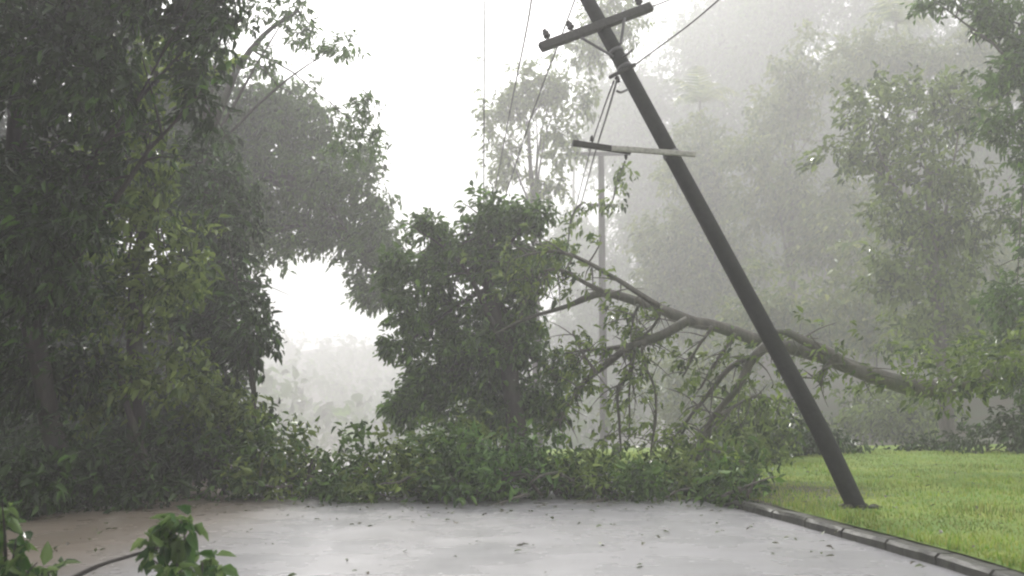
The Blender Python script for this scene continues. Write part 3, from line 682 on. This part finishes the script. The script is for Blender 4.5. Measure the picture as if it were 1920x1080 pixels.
for (px, py, rx, ry, Y, lm, lf, lab) in (
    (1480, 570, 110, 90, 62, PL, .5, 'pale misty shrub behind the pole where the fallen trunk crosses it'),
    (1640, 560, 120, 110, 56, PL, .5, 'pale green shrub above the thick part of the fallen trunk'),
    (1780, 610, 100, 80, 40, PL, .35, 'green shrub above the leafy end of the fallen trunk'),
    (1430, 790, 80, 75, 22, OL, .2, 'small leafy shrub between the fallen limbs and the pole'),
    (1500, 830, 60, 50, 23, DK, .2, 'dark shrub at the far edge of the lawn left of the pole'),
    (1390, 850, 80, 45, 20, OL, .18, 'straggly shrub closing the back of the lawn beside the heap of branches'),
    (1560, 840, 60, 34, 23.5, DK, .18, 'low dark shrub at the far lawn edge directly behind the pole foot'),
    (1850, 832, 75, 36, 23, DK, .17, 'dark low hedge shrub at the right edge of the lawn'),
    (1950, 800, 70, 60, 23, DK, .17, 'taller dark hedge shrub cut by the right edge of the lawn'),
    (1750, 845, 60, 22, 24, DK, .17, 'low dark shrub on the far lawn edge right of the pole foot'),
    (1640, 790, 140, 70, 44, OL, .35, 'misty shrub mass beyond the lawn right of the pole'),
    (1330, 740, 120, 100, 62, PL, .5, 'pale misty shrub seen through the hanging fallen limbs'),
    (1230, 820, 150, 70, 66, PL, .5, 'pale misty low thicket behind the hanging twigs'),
    ):
    yb = 750 + F * 1.5 / Y
    tree('shrub', lab, 'shrub', [(px, yb + 6, Y, .06), (px+4, (py+yb)/2, Y, .05), (px, py, Y, .02)], [(px, py, rx, ry, Y), (px-rx*.4, py+ry*.3, rx*.7, ry*.7, Y), (px+rx*.4, py+ry*.35, rx*.6, ry*.6, Y)],
         lf, lm, M['bark_dark'], dens=42 * (.17/lf)**2 * 1.0, shell=.2, gap=.12, part='stem', per=10)

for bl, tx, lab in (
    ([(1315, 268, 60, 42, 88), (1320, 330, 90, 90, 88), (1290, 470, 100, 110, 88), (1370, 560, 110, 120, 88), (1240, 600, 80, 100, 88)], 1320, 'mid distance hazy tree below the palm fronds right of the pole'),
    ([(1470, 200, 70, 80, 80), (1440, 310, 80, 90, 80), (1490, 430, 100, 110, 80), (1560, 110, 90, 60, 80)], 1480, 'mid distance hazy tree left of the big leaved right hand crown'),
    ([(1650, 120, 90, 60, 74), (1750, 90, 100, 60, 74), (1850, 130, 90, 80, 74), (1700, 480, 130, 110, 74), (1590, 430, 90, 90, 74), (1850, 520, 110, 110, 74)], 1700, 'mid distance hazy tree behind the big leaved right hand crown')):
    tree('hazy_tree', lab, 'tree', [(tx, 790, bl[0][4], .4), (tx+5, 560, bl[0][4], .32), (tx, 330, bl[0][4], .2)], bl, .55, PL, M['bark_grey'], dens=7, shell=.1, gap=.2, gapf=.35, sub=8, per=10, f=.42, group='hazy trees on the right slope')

# palms in the mist
def palm(px, py, Y, rad, lab, trunk_r, n=13):
    top = at(px, py, Y); b = at(px + 10, 750 + F*1.5/Y, Y); ro = empty('palm_tree', b); tag(ro, lab, 'palm')
    mb = MB(); mb.tube([b, b.lerp(top, .5) + Vector((.3, 0, 0)), top], [trunk_r*1.2, trunk_r, trunk_r*.8], 10, .05); mb.build('trunk', M['bark_grey'], ro)
    rq = random.Random(px)
    for i in range(n):
        a = i / n * 6.283 + rq.uniform(-.2, .2); el = rq.uniform(.1, 1.2); V = []; Fc = []; Lf = rad * rq.uniform(.8, 1.1)
        h = Vector((math.cos(a), math.sin(a), 0)); side = Vector((-math.sin(a), math.cos(a), 0)); prev = top.copy(); st = 16
        for k in range(1, st+1):
            t = k/st; ang = el - 1.7*t*t; cur = prev + (h*math.cos(ang) + Vector((0, 0, math.sin(ang)))) * Lf/st
            for s in (-1, 1):
                ln = Lf*.28*math.sin(math.pi*min(1, .15+.85*t))+.05; w_ = Lf/st*.42
                bN = len(V); tipp = cur + side*s*ln + (cur-prev).normalized()*ln*.45 - Vector((0, 0, ln*.35))
                V += [prev, prev.lerp(cur, .8), tipp]; Fc.append((bN, bN+1, bN+2))
            prev = cur
        mesh_obj('frond', [v - b for v in V], Fc, PL, ro)
palm(1312, 190, 96, 5.5, 'palm with bright fronds in the mist just right of the pole', .18)
palm(1680, 40, 80, 4.2, 'palm with bright fronds near the top right corner', .16)

# ------------------------------------------------------------------ foreground
ro = empty('foreground_branch', at(345, 1110, 7)); tag(ro, 'glossy green leafy branch sticking up from the road in the foreground', 'branch')
mb = MB(); Y = 7.0
mb.tube([at(110, 1096, 6.6), at(180, 1062, 6.8), at(245, 1042, 7), at(300, 1025, 7.0)], [.018, .016, .014, .008], 8, .01); mb.build('twig', M['bark_dark'], ro)
mb = MB(); 
for (dx, dy, ex, ey) in ((350, 1120, 340, 978), (350, 1120, 305, 1005), (355, 1120, 380, 1055), (345, 1120, 280, 1045)):
    mb.tube([at(dx, dy, 7), at((dx+ex)/2+6, (dy+ey)/2, 7.1), at(ex, ey, 7)], [.016, .012, .005], 7, .02)
mb.build('stem', M['bark_grey'], ro)
bb = [(325, 1040, 45, 32, 7.0), (338, 1003, 22, 18, 7.0), (365, 1068, 40, 22, 7.0), (297, 1030, 22, 22, 7.0), (330, 1080, 60, 30, 7.1), (343, 982, 10, 7, 7)]
C, D = blob_clusters(bb, 105, 9, .3, 0, 1, .02)
leaf_mesh('leaves', C, D, .125, M['leaf_wet'], ro, 8, .10, .6, .55, 9, .3)
ro = empty('foreground_shrub', at(20, 1120, 7)); tag(ro, 'wet drooping plant in the bottom left corner', 'plant')
mb = MB()
for (ex, ey) in ((5, 945), (30, 1010), (70, 1055), (-20, 980), (100, 1070)):
    mb.tube([at(10, 1130, 7), at((10+ex)/2, (1130+ey)/2-10, 7.1), at(ex, ey, 6.9)], [.016, .012, .004], 7, .02)
mb.build('stem', M['bark_dark'], ro)
bb = [(10, 1075, 50, 30, 7.0), (70, 1082, 50, 20, 7.0), (0, 965, 20, 35, 7.0), (30, 1045, 24, 22, 7.0), (-40, 1000, 45, 80, 7)]
C, D = blob_clusters(bb, 75, 19, .3, 0, 1, .02)
leaf_mesh('leaves', C, D, .14, M['leaf_wet'], ro, 7, .12, .7, .5, 19, .3)

# unseen trees added beside and behind the viewpoint to cut the frontal skylight
for i, (x, y, rad, lab) in enumerate(((-9, 3.5, 4.0, 'unseen tree added left of the viewpoint to block skylight'), (-8, -6, 5.0, 'unseen tree added behind the viewpoint on the left to block skylight'),
                                     (1, -17, 6.5, 'tall unseen tree added straight behind the viewpoint to block skylight'), (10, -9, 5.0, 'unseen tree added behind the viewpoint on the right to block skylight'))):
    b = Vector((x, y, ground_z(x, y) - .05)); ro = empty('broadleaf_tree', b); tag(ro, lab, 'tree'); mb = MB(); q = np.random.RandomState(60 + i)
    lobes = [(b + Vector((q.normal() * rad * .45, q.normal() * rad * .45, 6 + q.rand() * 7))) for _ in range(14)]
    limbs(mb, [b, b + Vector((.1, 0, 3)), b + Vector((0, .2, 6)), b + Vector((.1, 0, 10))], [.3, .25, .2, .1], lobes, i); mb.build('trunk', M['bark_dark'], ro)
    C = np.concatenate([np.array(l) + norm(q.normal(0, 1, (130, 3))) * (rad * .55) * q.rand(130, 1) ** .4 for l in lobes]); D = q.normal(0, 1, C.shape)
    C = C[(C[:, 1] < 7.5)]; D = D[:len(C)]
    leaf_mesh('crown', C, D, .5, DK, ro, 7, .7, .4, .45, 60 + i)

# leaf litter strewn on the wet road
rs = np.random.RandomState(8); C = []; D = []
for i in range(520):
    y = 7.5 + 8 * rs.rand()**.7; x = rs.uniform(left_x(y)+.2, kerb_x(y)-.1)
    if rs.rand() > .25 + .75*smst(11.5, 14.5, y) and rs.rand() > .12: continue
    C.append((x, y, .06)); D.append((rs.normal(), rs.normal(), 0))
for i in range(120):
    y = rs.uniform(8, 21); x = kerb_x(y) + .3 + 8 * rs.rand() ** 1.5
    C.append((x, y, lawn_z(x, y) + .04)); D.append((rs.normal(), rs.normal(), 0))
lo = leaf_mesh('leaf_litter', np.array(C), np.array(D), .07, M['leaf_brown'], None, 2, .2, 0.02, .5, 8, .1, 3.0, .25)
tag(lo, 'small torn leaves scattered over the wet road and lawn', 'leaf litter', kind='stuff')
# far wooded ridge seen through the gap, too far off to tell its trees apart
rs = np.random.RandomState(15); C = []
for i in range(4200):
    x = rs.uniform(-190, 30); y = rs.uniform(110, 330); hh = (3 + 4 * smst(150, 300, y)) + 14 * noise.noise(Vector((x*.04, y*.02, 1))) + 6 * noise.noise(Vector((x*.2, y*.1, 4)))
    C.append((x, y, ground_z(x, y) + max(1, hh) * rs.rand() ** .6))
tag(leaf_mesh('distant_forest', np.array(C), rs.normal(0, 1, (len(C), 3)), 2.2, MD, None, 8, 3.5, .3, .6, 33), 'far wooded ridge almost lost in the rain, seen through the gap', 'forest', kind='stuff')
# undergrowth along the left verge, one mass
C = []; D = []
for i in range(1500):
    y = rs.uniform(12, 24); x = left_x(y) - rs.rand()**1.5*9 + .1
    C.append((x, y, ground_z(x, y) + rs.rand()*.25)); D.append((rs.normal(), rs.normal(), .7))
uo = leaf_mesh('ground_cover', np.array(C), np.array(D), .15, DK, None, 8, .3, .2, .4, 21)
tag(uo, 'low dark ground cover under the left trees', 'ground cover', kind='stuff')

# ------------------------------------------------------------------ haze: driving rain and mist
V = [(x, y, z) for z in (-12, 86) for y in (-62, 425) for x in (-405, 405)]
Fc = [(0, 2, 3, 1), (4, 5, 7, 6), (0, 1, 5, 4), (2, 6, 7, 3), (0, 4, 6, 2), (1, 3, 7, 5)]
hm = bpy.data.materials.new('rain_haze'); hm.use_nodes = True; hn = hm.node_tree; hn.nodes.clear()
ho = hn.nodes.new('ShaderNodeOutputMaterial'); hv = hn.nodes.new('ShaderNodeVolumePrincipled')
hv.inputs['Color'].default_value = (.97, .965, .975, 1); hv.inputs['Density'].default_value = HAZE; hv.inputs['Anisotropy'].default_value = .45
hn.links.new(hv.outputs[0], ho.inputs['Volume'])
hz = mesh_obj('haze', V, Fc, hm); tag(hz, 'pale grey rain haze filling the air of the whole scene', 'haze', kind='stuff')
